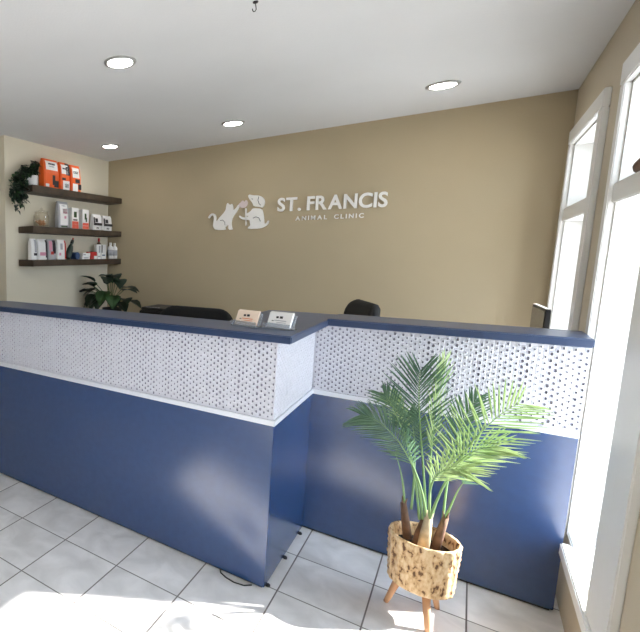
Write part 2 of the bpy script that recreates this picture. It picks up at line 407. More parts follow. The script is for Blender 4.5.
# ------------------------------------------------------------------ wall sign
sg = thing('wall_sign', 'white cat, dog and flower emblem with clinic name in raised letters on tan wall', 'sign', (-.6,YB,1.75))
SY = -.002
def loc(poly): return [(x+.6, z-1.75) for x, z in poly]
def smoothpoly(p):
    out = []
    n = len(p)
    for i in range(n):
        a, b_ = Vector(p[i]), Vector(p[(i+1)%n]); out += [tuple(a*.75+b_*.25), tuple(a*.25+b_*.75)]
    return out
def emblem(name, poly, mm='sign', sm=True, d=.014):
    poly = loc(poly)
    if sm: poly = smoothpoly(poly)
    me = bpy.data.curves.new(name, 'CURVE'); me.dimensions = '2D'; me.fill_mode = 'BOTH'; me.extrude = d/2
    sp = me.splines.new('POLY'); sp.points.add(len(poly)-1); sp.use_cyclic_u = True
    for i, (x, z) in enumerate(poly): sp.points[i].co = (x, z, 0, 1)
    ob = bpy.data.objects.new(name, me); COL.objects.link(ob)
    dg = bpy.context.evaluated_depsgraph_get(); m2 = bpy.data.meshes.new_from_object(ob.evaluated_get(dg))
    bpy.data.objects.remove(ob)
    m2.transform(Matrix.Translation((0, SY-d/2, 0)) @ Matrix.Rotation(PI/2, 4, 'X'))
    m2.materials.clear(); m2.materials.append(M[mm])
    o = bpy.data.objects.new(name, m2); COL.objects.link(o); o.parent = sg
    return o
cat = [(-1.289,1.766),(-1.27,1.795),(-1.247,1.804),(-1.22,1.789),(-1.210,1.762),(-1.213,1.732),(-1.203,1.731),(-1.182,1.761),(-1.149,1.794),(-1.126,1.825),(-1.124,1.863),(-1.114,1.888),(-1.098,1.869),(-1.083,1.868),(-1.073,1.876),(-1.061,1.841),(-1.062,1.818),(-1.039,1.831),(-1.016,1.867),(-1.003,1.855),(-1.025,1.810),(-1.064,1.760),(-1.073,1.715),(-1.067,1.672),(-1.057,1.652),(-1.096,1.652),(-1.096,1.700),(-1.108,1.690),(-1.128,1.672),(-1.115,1.651),(-1.212,1.653),(-1.233,1.677),(-1.238,1.699),(-1.230,1.754),(-1.235,1.777),(-1.248,1.786),(-1.261,1.781),(-1.275,1.757)]
emblem('cat_emblem', cat)
dogb = [(-.889,1.827),(-.816,1.817),(-.803,1.775),(-.795,1.734),(-.790,1.688),(-.774,1.695),(-.764,1.718),(-.752,1.713),(-.762,1.684),(-.79,1.664),(-.828,1.652),(-.926,1.653),(-.925,1.668),(-.905,1.680),(-.912,1.713),(-.913,1.728),(-.974,1.734),(-1.005,1.754),(-1.005,1.773),(-.975,1.753),(-.95,1.752),(-.917,1.762),(-.949,1.765),(-.946,1.783),(-.918,1.794),(-.9,1.812)]
emblem('dog_body_emblem', dogb)
dogh = [(-.938,1.931),(-.926,1.943),(-.894,1.932),(-.852,1.929),(-.821,1.916),(-.797,1.888),(-.797,1.847),(-.814,1.823),(-.829,1.832),(-.887,1.841),(-.896,1.869),(-.926,1.905)]
emblem('dog_head_emblem', dogh)
# ear crease, haunch crease and eye as thin relief lines
for pts in ([(-.846,1.918),(-.852,1.89),(-.842,1.862),(-.828,1.846)], [(-.885,1.742),(-.862,1.752),(-.836,1.742),(-.822,1.712)], [(-1.172,1.735),(-1.15,1.738),(-1.13,1.72),(-1.127,1.694)], [(-.905,1.905),(-.896,1.899)]):
    MB().tube([(x+.6, SY-.0145, z-1.75) for x, z in pts], .0022, 6).build('relief_line', 'ink', sg, smooth=True)
emblem('flower_emblem', [(-1.012,1.872),(-.997,1.878),(-.982,1.899),(-.967,1.88),(-.951,1.902),(-.935,1.872),(-.947,1.846),(-.974,1.831),(-.998,1.837),(-1.014,1.853)], 'signpink')
emblem('flower_stem_emblem', [(-.957,1.83),(-.947,1.829),(-.939,1.682),(-.948,1.683)], sm=False)

def glyph(ch, h, bold):
    cu = bpy.data.curves.new('letter', 'FONT'); cu.body = ch; cu.size = 1; cu.extrude = .02; cu.offset = bold; cu.resolution_u = 5
    ob = bpy.data.objects.new('letter', cu); COL.objects.link(ob)
    dg = bpy.context.evaluated_depsgraph_get(); m2 = bpy.data.meshes.new_from_object(ob.evaluated_get(dg))
    bpy.data.objects.remove(ob); bpy.data.curves.remove(cu)
    return m2
def word(txt, x0, x1, z0, z1, h, gap, bold, depth, space, name='letter'):
    capH = max(v.co.y for v in glyph('I', 1, bold).vertices)
    items = []; x = 0
    for ch in txt:
        if ch == ' ': x += space; continue
        me = glyph(ch, 1, bold); xs = [v.co.x for v in me.vertices]
        lo, hi = min(xs), max(xs); items.append((me, x-lo, ch)); x += (hi-lo)+gap
    tot = x-gap; kx = (x1-x0)/tot; kz = h/capH
    for me, off, ch in items:
        t = off*kx/(x1-x0)
        for v in me.vertices:
            X = x0+(v.co.x+off)*kx; Z = z0+(z1-z0)*(X-x0)/(x1-x0)+v.co.y*kz
            d = SY if v.co.z < 0 else SY-depth
            v.co = (X+.6, d, Z-1.75)
        me.materials.clear(); me.materials.append(M['sign'])
        bm = bmesh.new(); bm.from_mesh(me); bmesh.ops.recalc_face_normals(bm, faces=bm.faces); bm.to_mesh(me); bm.free()
        o = bpy.data.objects.new(name, me); COL.objects.link(o); o.parent = sg
word('ST. FRANCIS', -.692, .064, 1.789, 1.780, .104, .07, .022, .016, .28)
word('ANIMAL CLINIC', -.550, -.078, 1.708, 1.708, .032, .30, .018, .008, .75)

# ------------------------------------------------------------------ shelves on left wall
SX = -2.228
shelf_z = [2.006, 1.672, 1.392]
proto = None
for i, (z, lb) in enumerate(zip(shelf_z, ('dark wooden floating shelf, the top one, carrying orange bags','dark wooden floating shelf, the middle one, carrying a glass jar','dark wooden floating shelf, the lowest one, carrying white packs and bottles'))):
    if i == 0:
        proto = MB().box(XL, SX, .885, YB-.002, -.055, 0).build('floating_shelf', 'shelf', bevel=.003)
        o = proto
    else: o = proto.copy(); COL.objects.link(o)
    o.location = (0,0,z); tag(o, lb, 'shelf', 'floating shelves on the left wall')

def face_rect(mb, xf, y0, y1, z0, z1, mi):  # thin printed panel on the front (+x) face
    mb.box(xf-.0005, xf+.0012, y0, y1, z0, z1, mi)
def bag(name, label, group, y0, y1, z, h, mats, art, dep=.07, xf=-2.262, pinch=.6, cat='bag'):
    """stand-up pack: full at the foot, pinched at the crimped top; art = (u0,u1,v0,v1,mat index)"""
    t = thing(name, label, cat, (xf-dep/2, (y0+y1)/2, z), group=group); w = (y1-y0)/2*.96
    mb = MB(); prof = [(0,.9,.95),(.03,1,1),(.5,.98,1),(.84,max(pinch,.75),.99),(.95,.4,.98),(1,.3,.98)]
    vs = []; n = 12
    for v, dd, ww in prof:
        for k in range(n):
            a = 2*PI*k/n; cx = math.copysign(abs(math.cos(a))**.4, math.cos(a)); cy = math.copysign(abs(math.sin(a))**.3, math.sin(a))
            vs.append((cx*dep/2*dd, cy*w*ww, v*h))
    fs = [(i*n+k, i*n+(k+1)%n, (i+1)*n+(k+1)%n, (i+1)*n+k) for i in range(len(prof)-1) for k in range(n)]+[tuple(range(n-1,-1,-1)), tuple(range(5*n,6*n))]
    mb.add(vs, fs); mb.build('pouch', mats[0], t, smooth=False)
    p = MB()
    def dx(v):
        for (a,da,_),(b_,db,_) in zip(prof, prof[1:]):
            if a <= v <= b_: return dep/2*(da+(db-da)*(v-a)/(b_-a))
        return 0
    for u0,u1,v0,v1,mi in art:
        st = 6; g = []
        for i in range(st+1):
            v = v0+(v1-v0)*i/st
            g += [(dx(v)+.0016, (u0*2-1)*w, v*h), (dx(v)+.0016, (u1*2-1)*w, v*h)]
        p.add(g, [(2*i, 2*i+1, 2*i+3, 2*i+2) for i in range(st)], mi)
    p.build('printed_label', mats[1:], t)
    return t
def carton(name, label, group, y0, y1, z, h, mats, art, dep=.06, xf=-2.262, cat='box', rz=0):
    t = thing(name, label, cat, (xf-dep/2, (y0+y1)/2, z), rz, group=group); w = (y1-y0)/2*.95
    MB().box(-dep/2, dep/2, -w, w, 0, h).build('carton', mats[0], t, bevel=.0015)
    p = MB()
    for u0,u1,v0,v1,mi in art: face_rect(p, dep/2, (u0*2-1)*w, (u1*2-1)*w, v0*h, v1*h, mi)
    if art: p.build('printed_label', mats[1:], t)
    return t
def bottle(label, y, z, r, h, body, cap, group, xf=-2.255, neck=.4, band=None):
    t = thing('bottle', label, 'bottle', (xf-r, y, z), group=group)
    MB().lathe([(r*.9,0),(r,.005),(r,h*.66),(r*.85,h*.74),(r*neck,h*.8),(r*neck,h*.84)], n=20).build('bottle_body', body, t, smooth=True)
    MB().lathe([(r*neck*1.15,h*.84),(r*neck*1.15,h*.98),(r*neck*.9,h)], n=16).build('cap', cap, t)
    if band: MB().lathe([(r*1.012,h*.2),(r*1.012,h*.55)], n=20).build('printed_label', band, t, smooth=True)
    return t
z1, z2, z3 = shelf_z
# top shelf
A = [(.12,.88,.62,.93,0),(.28,.72,.80,.86,1),(.34,.66,.72,.76,1),(.52,.70,.12,.46,1),(.62,.92,.05,.28,1),(.08,.3,.04,.14,0)]
G = 'orange pet product bags on the top shelf'
bag('treat_bag','large orange bag with white label, leftmost of three on the top shelf',G,1.062,1.268,z1,.245,['orange','white','ink'],A,.08)
bag('treat_bag','narrow orange bag in the middle of three on the top shelf',G,1.28,1.413,z1,.243,['orange','white','ink'],[(.08,.8,.58,.92,0),(.2,.66,.74,.80,1),(.55,.98,.55,.98,1),(.2,.9,.0,.34,0),(.1,.5,.36,.44,1),(.4,.8,.1,.25,1)],.08)
bag('treat_bag','orange bag with white label, rightmost of three on the top shelf',G,1.427,1.578,z1,.24,['orange','white','ink'],[(.1,.78,.52,.9,0),(.2,.66,.68,.76,1),(.35,.8,.34,.48,1),(.1,.6,.02,.3,0),(.64,.95,.1,.3,1)],.08)
# middle shelf
j = thing('glass_jar','clear glass jar with small amber treats at left of the middle shelf','jar',(-2.31,1.075,z2))
MB().lathe([(.055,.0),(.068,.01),(.074,.05),(.070,.095),(.058,.118),(.062,.126),(.058,.126),(.054,.118),(.066,.095),(.070,.05),(.064,.014),(.01,.008)], n=28).build('jar_glass','jar',j,smooth=True)
tm = MB()
for k in range(26):
    a = random.uniform(0,2*PI); rr = random.uniform(0,.042); zz = .02+random.uniform(0,.035)
    tm.lathe([(.002,-.009),(.009,-.004),(.01,.004),(.003,.009)], (rr*math.cos(a), rr*math.sin(a), zz), n=8)
tm.build('treats','wood',j)
MB().lathe([(.06,.1265),(.062,.134),(.03,.142),(.012,.15),(.012,.162),(.002,.165)], n=24).build('lid','jar',j,smooth=True)
bag('white_pouch','tall silvery white pouch, the biggest pack on the middle shelf',None,1.25,1.40,z2,.235,['grey','white','pinkp','leafm'],[(.12,.85,.12,.9,0),(.4,.8,.55,.72,1),(.5,.7,.36,.46,1),(.2,.8,.04,.09,2)],.06,pinch=.7)
B = [(.04,.96,.02,.36,1),(.3,.7,.55,.82,2),(.2,.8,.40,.46,3),(.1,.9,.2,.24,0)]
G = 'white cartons with coral base on the middle shelf'
carton('carton_box','slim white carton with coral base, the left of two on the middle shelf',G,1.43,1.535,z2,.19,['white','white','coral','leafm','ink'],B)
carton('carton_box','slim white carton with coral base, the right of two on the middle shelf',G,1.585,1.69,z2,.185,['white','white','coral','leafm','ink'],[(.04,.96,.02,.33,1),(.34,.6,.5,.8,2),(.5,.7,.38,.6,2),(.1,.9,.17,.2,0)])
B = [(.0,1,.30,.46,0),(.15,.85,.06,.26,1),(.3,.6,.1,.2,0),(.2,.5,.5,.74,0),(.0,.16,.3,.8,0)]
G = 'black and white pouches on the middle shelf'
bag('small_pouch','small black banded white pouch, left of the pair on the middle shelf',G,1.765,1.905,z2,.155,['white','ink','white'],B,.06)
bag('small_pouch','small black banded white pouch, right of the pair near the wall corner',G,1.93,2.085,z2,.15,['white','ink','white'],B,.06)
# lower shelf
G = 'white product packs on the lower shelf'
C1 = [(.55,.95,.30,.92,1),(.5,1,.14,.3,0)]
for y0,y1,lb,art,mt in ((.90,.97,'narrow white and grey pack, leftmost on the lower shelf',[(.55,.95,.35,.95,0),(.4,1,.2,.32,1)],['white','grey','ink']),
        (.985,1.10,'white pack with pink print, second from left on the lower shelf',[(.15,.85,.2,.36,0),(.8,1,.1,.95,1)],['white','pinkp','ink']),
        (1.11,1.215,'beige and grey pack between two white packs on the lower shelf',[(.1,.5,.45,.9,0),(.55,.95,.3,.95,1),(.3,.7,.25,.4,2)],['grey','pinkp','ink','red']),
        (1.235,1.35,'white pack with a red edge stripe, fourth from left on the lower shelf',[(.84,1,.04,.96,0),(.15,.4,.2,.34,1),(.3,.6,.5,.8,2)],['white','red','pinkp','grey'])):
    bag('product_pack',lb,G,y0,y1,z3,.178,mt,art,.05,pinch=.8)
sp = thing('spray_bottle','dark green bottle leaning to the right on the lower shelf','bottle',(-2.30,1.41,z3))
ax = Vector((0,.45,1)).normalized()
def along(prof, c0, axis, mb=None, n=16, mi=0):
    mb = mb or MB(); pts = []; rs = []
    for r_, d in prof: pts.append(Vector(c0)+axis*d); rs.append(r_)
    return mb.tube(pts, rs, n, mi)
along([(.026,.010),(.030,.02),(.030,.10),(.022,.135),(.012,.15),(.012,.16)], (0,0,0), ax).build('bottle_body','greenb',sp,smooth=True)
along([(.015,.16),(.016,.185),(.010,.20)], (0,0,0), ax).build('cap','greenb',sp,smooth=True)
along([(.006,.20),(.008,.215)], (0,0,0), ax).build('nozzle','coral',sp,smooth=True)
o = MB().tube([(-.05,0,0),(.03,0,0)], .033, 24).build('bandage_roll','bluep',bevel=.004); o.location = (-2.285,1.515,z3+.033)
tag(o,'blue rolled bandage in front of the leaning bottle on the lower shelf','roll')
G = 'flat white boxes on the lower shelf'
for y0,y1,zz,h,lb,mt,art in ((1.565,1.69,z3,.03,'flat white box lying at the bottom of a small pile on the lower shelf',['white','grey'],[(.2,.8,.3,.6,0)]),
        (1.57,1.695,z3+.03,.028,'flat white box lying on top of a small pile on the lower shelf',['white','grey'],[(.1,.4,.3,.7,0)]),
        (1.70,1.80,z3,.07,'small red and white box right of the flat pile on the lower shelf',['red','white'],[(.5,1,.0,.45,0)]),
        (1.805,1.865,z3,.062,'small white box beside the red and white box',['white','grey'],[(.2,.8,.3,.5,0)]),
        (1.87,1.95,z3,.062,'small white box in front of the tall cartons near the corner',['white','bluep'],[(.2,.8,.5,.7,0)])):
    carton('small_box',lb,G,y0,y1,zz,h,mt,art,.06,xf=-2.245)
G = 'tall white cartons on the lower shelf'
carton('tall_carton','tall white carton with a dark panel, left of two behind small boxes',G,1.875,1.96,z3,.145,['white','grey'],[(.5,.8,.1,.9,0)],.03,xf=-2.31)
carton('tall_carton','tall white carton, right of two behind small boxes',G,1.965,2.045,z3,.145,['white','ink'],[(.0,.15,.1,.95,0)],.03,xf=-2.31)
bottle('small amber bottle with red cap peeking out behind the cartons',2.0,z3,.024,.21,'brown','red',None,xf=-2.347)
G = 'white bottles by the back wall'
bottle('white bottle, left of the pair at the corner end of the lower shelf',2.083,z3,.030,.165,'white','white',G,band='grey')
bottle('white bottle, right of the pair touching the corner end of the lower shelf',2.157,z3,.030,.162,'white','white',G,band='grey')

# ------------------------------------------------------------------ leafy plants
def leaf(mb, base, d, up, L, W, mi=0, droop=.3, heart=True):
    d = Vector(d).normalized(); up = Vector(up); s = d.cross(up)
    if s.length < 1e-3: s = d.cross(Vector((1,0,0)))
    s.normalize(); nrm = s.cross(d).normalized()
    prof = [(0,.0),(.08,.30),(.3,.5),(.55,.44),(.8,.22),(1,0)] if heart else [(0,.1),(.25,.45),(.5,.5),(.75,.35),(1,0)]
    ctr = []; lf = []; rt = []
    for t_, w_ in prof:
        p = Vector(base)+d*L*t_-nrm*droop*L*t_*t_
        ctr.append(p); lf.append(p+s*W*w_+nrm*W*w_*.25); rt.append(p-s*W*w_+nrm*W*w_*.25)
    n = len(prof); vs = ctr+lf+rt
    fs = [(i, i+1, n+i+1, n+i) for i in range(n-1)]+[(i, 2*n+i, 2*n+i+1, i+1) for i in range(n-1)]
    mb.add(vs, fs, mi)
# trailing plant on the top shelf
iv = thing('trailing_plant','dark green leafy plant trailing over the left end of the top shelf','plant',(-2.31,.965,z1))
MB().lathe([(.035,0),(.045,.004),(.052,.085),(.048,.085),(.044,.07),(.005,.068)], n=24).build('plant_pot','white',iv,smooth=True)
MB().lathe([(.001,.068),(.044,.069),(.044,.0715),(.001,.075)], n=20).build('soil','soil',iv)
fm = MB(); rnd = random.Random(3)
stems = []
for k in range(30):
    if k < 12:      # arching above and around the pot
        a = rnd.uniform(0, 2*PI); o_ = rnd.uniform(.03,.07)
        e_ = Vector((max(-.05,math.cos(a)*o_), math.sin(a)*o_-.02, rnd.uniform(.12,.22)))
        pts = [Vector((0,0,.075)), Vector((e_.x*.5, e_.y*.5, e_.z*.8)), e_]
    else:           # spilling over the shelf end and hanging
        ex = rnd.uniform(-.05,.10); ey = -rnd.uniform(.135,.215); hg = rnd.choice([.0,.06,.10,.14,.18,.22])
        pts = [Vector((0,0,.075)), Vector((ex*.5, ey*.5, .11+rnd.uniform(0,.05))), Vector((ex, ey, .05)), Vector((ex, ey*1.03, -hg*.5)), Vector((ex, ey*1.0, -hg))]
    stems.append(pts)
    for i in range(len(pts)-1):
        for q in range(5):
            p = pts[i].lerp(pts[i+1], (q+rnd.random())/5)
            dd = Vector((rnd.uniform(.1,1), rnd.uniform(-1,1), rnd.uniform(-.9,.3)))
            leaf(fm, p, dd, (0,0,1), rnd.uniform(.036,.055), rnd.uniform(.03,.045), 0 if rnd.random() < .85 else 1)
fm.build('foliage', ['leafd','leafm'], iv, fixn=False)
stm = MB()
for p in stems: stm.tube(p, .0015, 5)
stm.build('vines','leafd',iv)

# counter-back storage with plant and printer
cb = thing('storage_cabinet','low white cabinet behind the desk in the left corner, carrying the broad leaved plant','cabinet',(-1.86,1.93,0))
MB().box(-.52,.52,-.24,.25,0,.74).build('body','white',cb,bevel=.003)
MB().box(-.53,.53,-.26,.255,.74,.76).build('top','grey',cb,bevel=.002)
for x in (-.345,0,.345):
    d = MB().box(x-.168,x+.168,-.256,-.2405,.04,.72).build('door','white',cb,bevel=.002)
    MB().box(x+.12,x+.132,-.268,-.256,.38,.5).build('handle','mesh',d)
pl = thing('broad_leaf_plant','dark broad leaved plant standing behind the left end of the counter','plant',(-2.10,1.86,.76)); pl.scale = (1.12,1.0,1.2)
MB().lathe([(.06,0),(.075,.005),(.09,.13),(.084,.13),(.078,.115),(.004,.112)], n=24).build('plant_pot','black',pl,smooth=True)
MB().lathe([(.001,.112),(.078,.113),(.078,.116),(.001,.12)], n=20).build('soil','soil',pl)
fm = MB(); st = MB()
LV0 = [(-.20,-.06,.26,-.9,-.2,.1,.10,.09),(-.14,-.05,.34,-.4,-.5,.5,.12,.10),(-.11,-.08,.24,-.2,-.9,-.4,.12,.11),(-.18,.0,.19,-.7,-.4,-.3,.11,.10),
      (.02,-.04,.38,-.3,-.6,.3,.10,.09),(.05,-.05,.40,.7,-.5,.1,.11,.10),(.12,-.04,.37,.5,-.8,-.3,.10,.09),(.14,-.03,.30,1,-.3,.25,.17,.08),(.16,-.05,.28,.9,-.4,.3,.16,.08),
      (.0,-.08,.27,.1,-1,-.4,.13,.11),(.08,-.08,.24,.5,-.9,-.3,.13,.10),(-.06,-.08,.22,-.3,-1,-.2,.12,.10),(.12,-.06,.19,.9,-.5,-.2,.12,.10),(.2,-.02,.2,1,-.2,0,.12,.09),(-.04,.0,.32,0,.3,.6,.10,.08),(-.16,-.04,.30,-.6,.3,.5,.09,.08),(-.1,-.1,.28,-.9,-.6,-.1,.1,.09),(.18,-.06,.22,.6,-.7,.1,.12,.09)]
rl = random.Random(11)
LV = [(x,y-.03,z,a,b,c,l*1.2,w*1.35) for x,y,z,a,b,c,l,w in LV0]
LV += [(x+rl.uniform(-.04,.04), y-.03+rl.uniform(-.05,.03), z+rl.uniform(-.05,.02), a+rl.uniform(-.4,.4), b, c-.2, l, w*1.2) for x,y,z,a,b,c,l,w in LV0 if x < .1]
for k, (x,y,z,dx_,dy_,dz_,L_,W_) in enumerate(LV):
    leaf(fm, (x,y,z), (dx_,dy_,dz_), (0,0,1), L_, W_, 1 if k in (9,10) else 0, .35)
    st.tube([(0,0,.115),(x*.3,y*.4,.16+z*.2),(x,y,z)], .003, 5)
fm.build('foliage',['leafd','leafm'],pl,fixn=False); st.build('stalks','leafm',pl)
pr = thing('desk_printer','low black machine with pale buttons just showing over the counter beside the plant','printer',(-1.49,1.96,.76))
MB().box(-.26,.26,-.17,.17,.004,.17).build('housing','black',pr,bevel=.01)
MB().box(-.25,.25,-.16,.16,.17,.195).build('lid','black',pr,bevel=.008)
b_ = MB()
for k in range(5): b_.box(-.2+k*.03,-.182+k*.03,-.15,-.13,.195,.199)
b_.build('buttons','grey',pr)

# ------------------------------------------------------------------ office chairs
def make_chair():
    t = thing('office_chair','x','office chair',(0,0,0),group='black office chairs behind the counter')
    # backrest: curved rounded slab at +y side, sitter faces -y
    def rr(w_, h_, r_, n_=6):
        pts = []
        for cx, cz, a0 in ((w_-r_, h_-r_, 0),(-(w_-r_), h_-r_, 90),(-(w_-r_), -(h_-r_), 180),(w_-r_, -(h_-r_), 270)):
            for k in range(n_+1):
                a = math.radians(a0+90*k/n_); pts.append((cx+r_*math.cos(a), cz+r_*math.sin(a)))
        return pts
    def cushion(half_w, half_h, r_, bend, thick):
        loops = []
        for dy, sc in ((0,.90),(.012,.975),(thick/2,1),(thick-.012,.975),(thick,.90)):
            loops.append([(x*sc, dy-bend*(x*x), z*sc) for x, z in rr(half_w, half_h, r_)])
        return loops
    mb = MB(); lp = cushion(.255,.27,.11,-.0,.06); n_ = len(lp[0])
    vs = [(x, y-.9*x*x+.0, z) for l in lp for x, y, z in l]
    fs = [(i*n_+k, i*n_+(k+1)%n_, (i+1)*n_+(k+1)%n_, (i+1)*n_+k) for i in range(4) for k in range(n_)]
    fs += [tuple(range(n_-1,-1,-1)), tuple(range(4*n_,5*n_))]
    mb.add([(x, y+.25, z+.795) for x,y,z in vs], fs); mb.build('backrest','fabric',t,smooth=True)
    mb = MB(); lp = cushion(.25,.24,.09,0,.07)
    mb.add([(x, z, .44+y) for l in lp for x,y,z in l], fs); mb.build('seat','fabric',t,smooth=True)
    MB().box(-.04,.04,.18,.33,.42,.44).box(-.035,.035,.312,.33,.42,.80).build('back_support','black',t,bevel=.004)
    for s_ in (-1,1):
        a = MB().tube([(s_*.22,.03,.43),(s_*.30,.03,.44),(s_*.305,.02,.55),(s_*.305,.0,.655)], .012, 8)
        a.box(s_*.305-.035, s_*.305+.035, -.14, .12, .655, .682); a.build('armrest','black',t,bevel=.003)
    MB().lathe([(.03,.12),(.03,.28),(.02,.28),(.02,.42),(.09,.425),(.09,.44)], n=20).build('gas_column','mesh',t,smooth=False)
    for k in range(5):
        a = 2*PI*k/5+.3; c_, s2 = math.cos(a), math.sin(a)
        lg = MB().tube([(0,0,.115),(c_*.15,s2*.15,.10),(c_*.28,s2*.28,.075)], [.026,.02,.014], 8).build('base_arm','black',t,smooth=True)
        MB().tube([(c_*.28-s2*.02,s2*.28+c_*.02,.03),(c_*.28+s2*.02,s2*.28-c_*.02,.03)], .03, 16).build('caster','black',lg)
    return t
ch = make_chair()
ch.location = (-.90,.93,0); ch.scale = (1.12,1,1.0); ch['label'] = 'black office chair whose wide backrest shows over the left part of the counter'
dup(ch, (-.13,1.20,.055), math.radians(-66), 'black office chair turned sideways behind the right part of the counter')
for o in list(bpy.data.objects):
    if o.name.startswith('office_chair') and o.location.z > .01: o.location.z = 0; o.scale = (1,1,1.09)

# side table and monitor by window 2
tb = thing('work_table','grey work table behind the counter along the window wall','table',(.68,1.40,0))
MB().box(-.24,.24,-.5,.5,.715,.74).build('tabletop','grey',tb,bevel=.003)
for x in (-.21,.21):
    for y in (-.47,.47): MB().box(x-.018,x+.018,y-.018,y+.018,0,.715).build('leg','mesh',tb)
mo = thing('computer_monitor','slim dark computer monitor seen nearly edge on beside the far window','monitor',(.862,1.50,.74),math.radians(4))
MB().box(-.09,.09,-.1,.1,0,.012).build('base','black',mo,bevel=.003)
MB().box(.008,.028,-.025,.025,.012,.25).build('neck','black',mo)
hs = MB().box(-.012,.008,-.17,.17,.09,.425).build('housing','black',mo,bevel=.003)
MB().box(-.0135,-.0121,-.16,.16,.10,.415).build('screen','screen',mo)
MB().box(-.010,.006,-.168,.168,.4252,.4285).build('top_edge','rim',mo)

# ornament on transom
orn = thing('bird_ornament','small brown carved bird standing on the window bar at the right edge','ornament',(XR+.02,.53,1.70)); orn.scale = (.8,.8,.8)
MB().tube([(0,.12,.03),(0,.09,.034),(0,.05,.035),(0,.01,.04),(0,-.03,.052),(0,-.06,.066),(0,-.085,.07),(0,-.105,.068)], [.003,.01,.02,.028,.024,.017,.013,.003], 12).build('body','brown',orn,smooth=True)
MB().tube([(0,.0,0),(0,0,.02)], .006, 8).build('peg','brown',orn)
wg = MB().tube([(.0,.02,.052),(0,.08,.058),(0,.13,.05)], [.02,.014,.003], 10).build('wing','brown',orn,smooth=True)

# ------------------------------------------------------------------ potted palm
PC = Vector((.512,.256,0))
pm = thing('potted_palm','green palm in woven basket pot on wooden legs in front of the desk','plant',tuple(PC))
mb = MB(); n = 96; rows = 26; z0, z1_ = .135, .335
vs = []
for i in range(rows+1):
    tt = i/rows; z = z0+(z1_-z0)*tt; R = .100+.009*tt
    if i == 0: R *= .93
    for k in range(n):
        a = 2*PI*k/n
        wv = math.sin(k*PI/3+ (i//3)*PI)*math.sin(i*PI/3*1.0)*.0026+noise.noise(Vector((math.cos(a)*6, math.sin(a)*6, z*60)))*.003
        vs.append(((R+wv)*math.cos(a)*1.06, (R+wv)*math.sin(a)*.94, z))
for R, z in ((.106,.341),(.098,.338),(.095,.31),(.093,.28)):
    for k in range(n):
        a = 2*PI*k/n; wv = noise.noise(Vector((math.cos(a)*9, math.sin(a)*9, 3)))*.002
        vs.append((R*math.cos(a)*1.06, R*math.sin(a)*.94, z+wv))
nr = rows+5
fs = [(i*n+k, i*n+(k+1)%n, (i+1)*n+(k+1)%n, (i+1)*n+k) for i in range(nr-1) for k in range(n)]+[tuple(range(n-1,-1,-1)), tuple(range((nr-1)*n, nr*n))]
mb.add(vs, fs); pot = mb.build('basket_pot','basket',pm,smooth=True)
MB().lathe([(.001,.280),(.092,.281),(.092,.288),(.001,.297)], n=32, sx=1.06, sy=.94).build('soil','soil',pm,smooth=True)
for fx, fy in ((.41,.262),(.553,.170),(.575,.350)):
    f = Vector((fx,fy,0))-PC; tp = f*.62+Vector((0,0,.137)); 
    MB().tube([f, f+(tp-f)*.12, tp], [.0085,.010,.0145], 16).build('leg','wood',pm,smooth=True)
TR = [((-.052,.035),(-.078,.045),.43,.017),((-.022,.005),(-.005,.01),.40,.019),((.0,-.025),(.008,-.028),.43,.021),((.035,.012),(.058,.02),.43,.017)]
for (bx,by),(tx,ty),zt,r in TR:
    T_ = MB(); pts = [Vector((bx,by,.285)), Vector(((bx+tx)/2,(by+ty)/2,(zt+.285)/2)), Vector((tx,ty,zt))]
    r *= .86; T_.tube(pts, [r*1.1,r,r*.7], 14)
    for k in range(3):
        a = k*2.1+bx*40; T_.tube([pts[2]-Vector((0,0,.02)), pts[2]+Vector((math.cos(a)*r*.8, math.sin(a)*r*.8, .025))], [r*.5,.001], 6)
    T_.build('trunk','barkp' if by < -.02 else 'bark',pm,smooth=True)

def bez(ps, t):
    ps = [Vector(p) for p in ps]
    while len(ps) > 1: ps = [a.lerp(b_, t) for a, b_ in zip(ps, ps[1:])]
    return ps[0]
def frond(ctrl, mt, start=.4, nl=26, L=.13, ang=42, side=(0,-1,0), wid=.0075, droop=.25, seed=0, up=(0,0,1), lop=1.0, sides=(1,-1)):
    rnd = random.Random(seed); mb = MB()
    N_ = 26; pts = [bez(ctrl, i/N_) for i in range(N_+1)]
    mb.tube(pts, [.0038*(1-i/N_)+.0008 for i in range(N_+1)], 7, 1)
    pn = Vector(side).normalized()      # normal of the frond's plane
    for i in range(nl):
        t = start+(1-start)*(i+.5)/nl; p = bez(ctrl, t); d = (bez(ctrl, min(1,t+.01))-bez(ctrl, t-.01)).normalized()
        s0 = d.cross(pn).normalized(); q = (t-start)/(1-start)
        Ln = L*(.45+.95*math.sin(PI*min(1,(.12+q*.80))))*rnd.uniform(.9,1.08)
        for sgn in sides:
            an = math.radians(ang*(1.12-.5*q)+rnd.uniform(-4,4))
            dir_ = (d*math.cos(an)+s0*sgn*math.sin(an)+pn*rnd.uniform(-.05,.18)).normalized()
            wv = dir_.cross(pn).normalized(); ll = Ln*(lop if sgn > 0 else 1); K = 6; vs = []
            for k in range(K+1):
                u = k/K; c_ = p+dir_*ll*u+Vector((0,0,-1))*droop*ll*u*u
                wd = wid*(.35+1.3*math.sin(PI*min(1,.12+u*.88)))*.5 if k < K else .0003
                fold = pn*wd*.5
                vs += [c_-wv*wd+fold, c_-fold*.2, c_+wv*wd+fold]
            fs = []
            for k in range(K): a = 3*k; fs += [(a,a+1,a+4,a+3),(a+1,a+2,a+5,a+4)]
            mb.add(vs, fs, 0)
    o = mb.build('frond',[mt,'stem'],pm,fixn=False)
    for p_ in o.data.polygons: p_.use_smooth = True
    return o
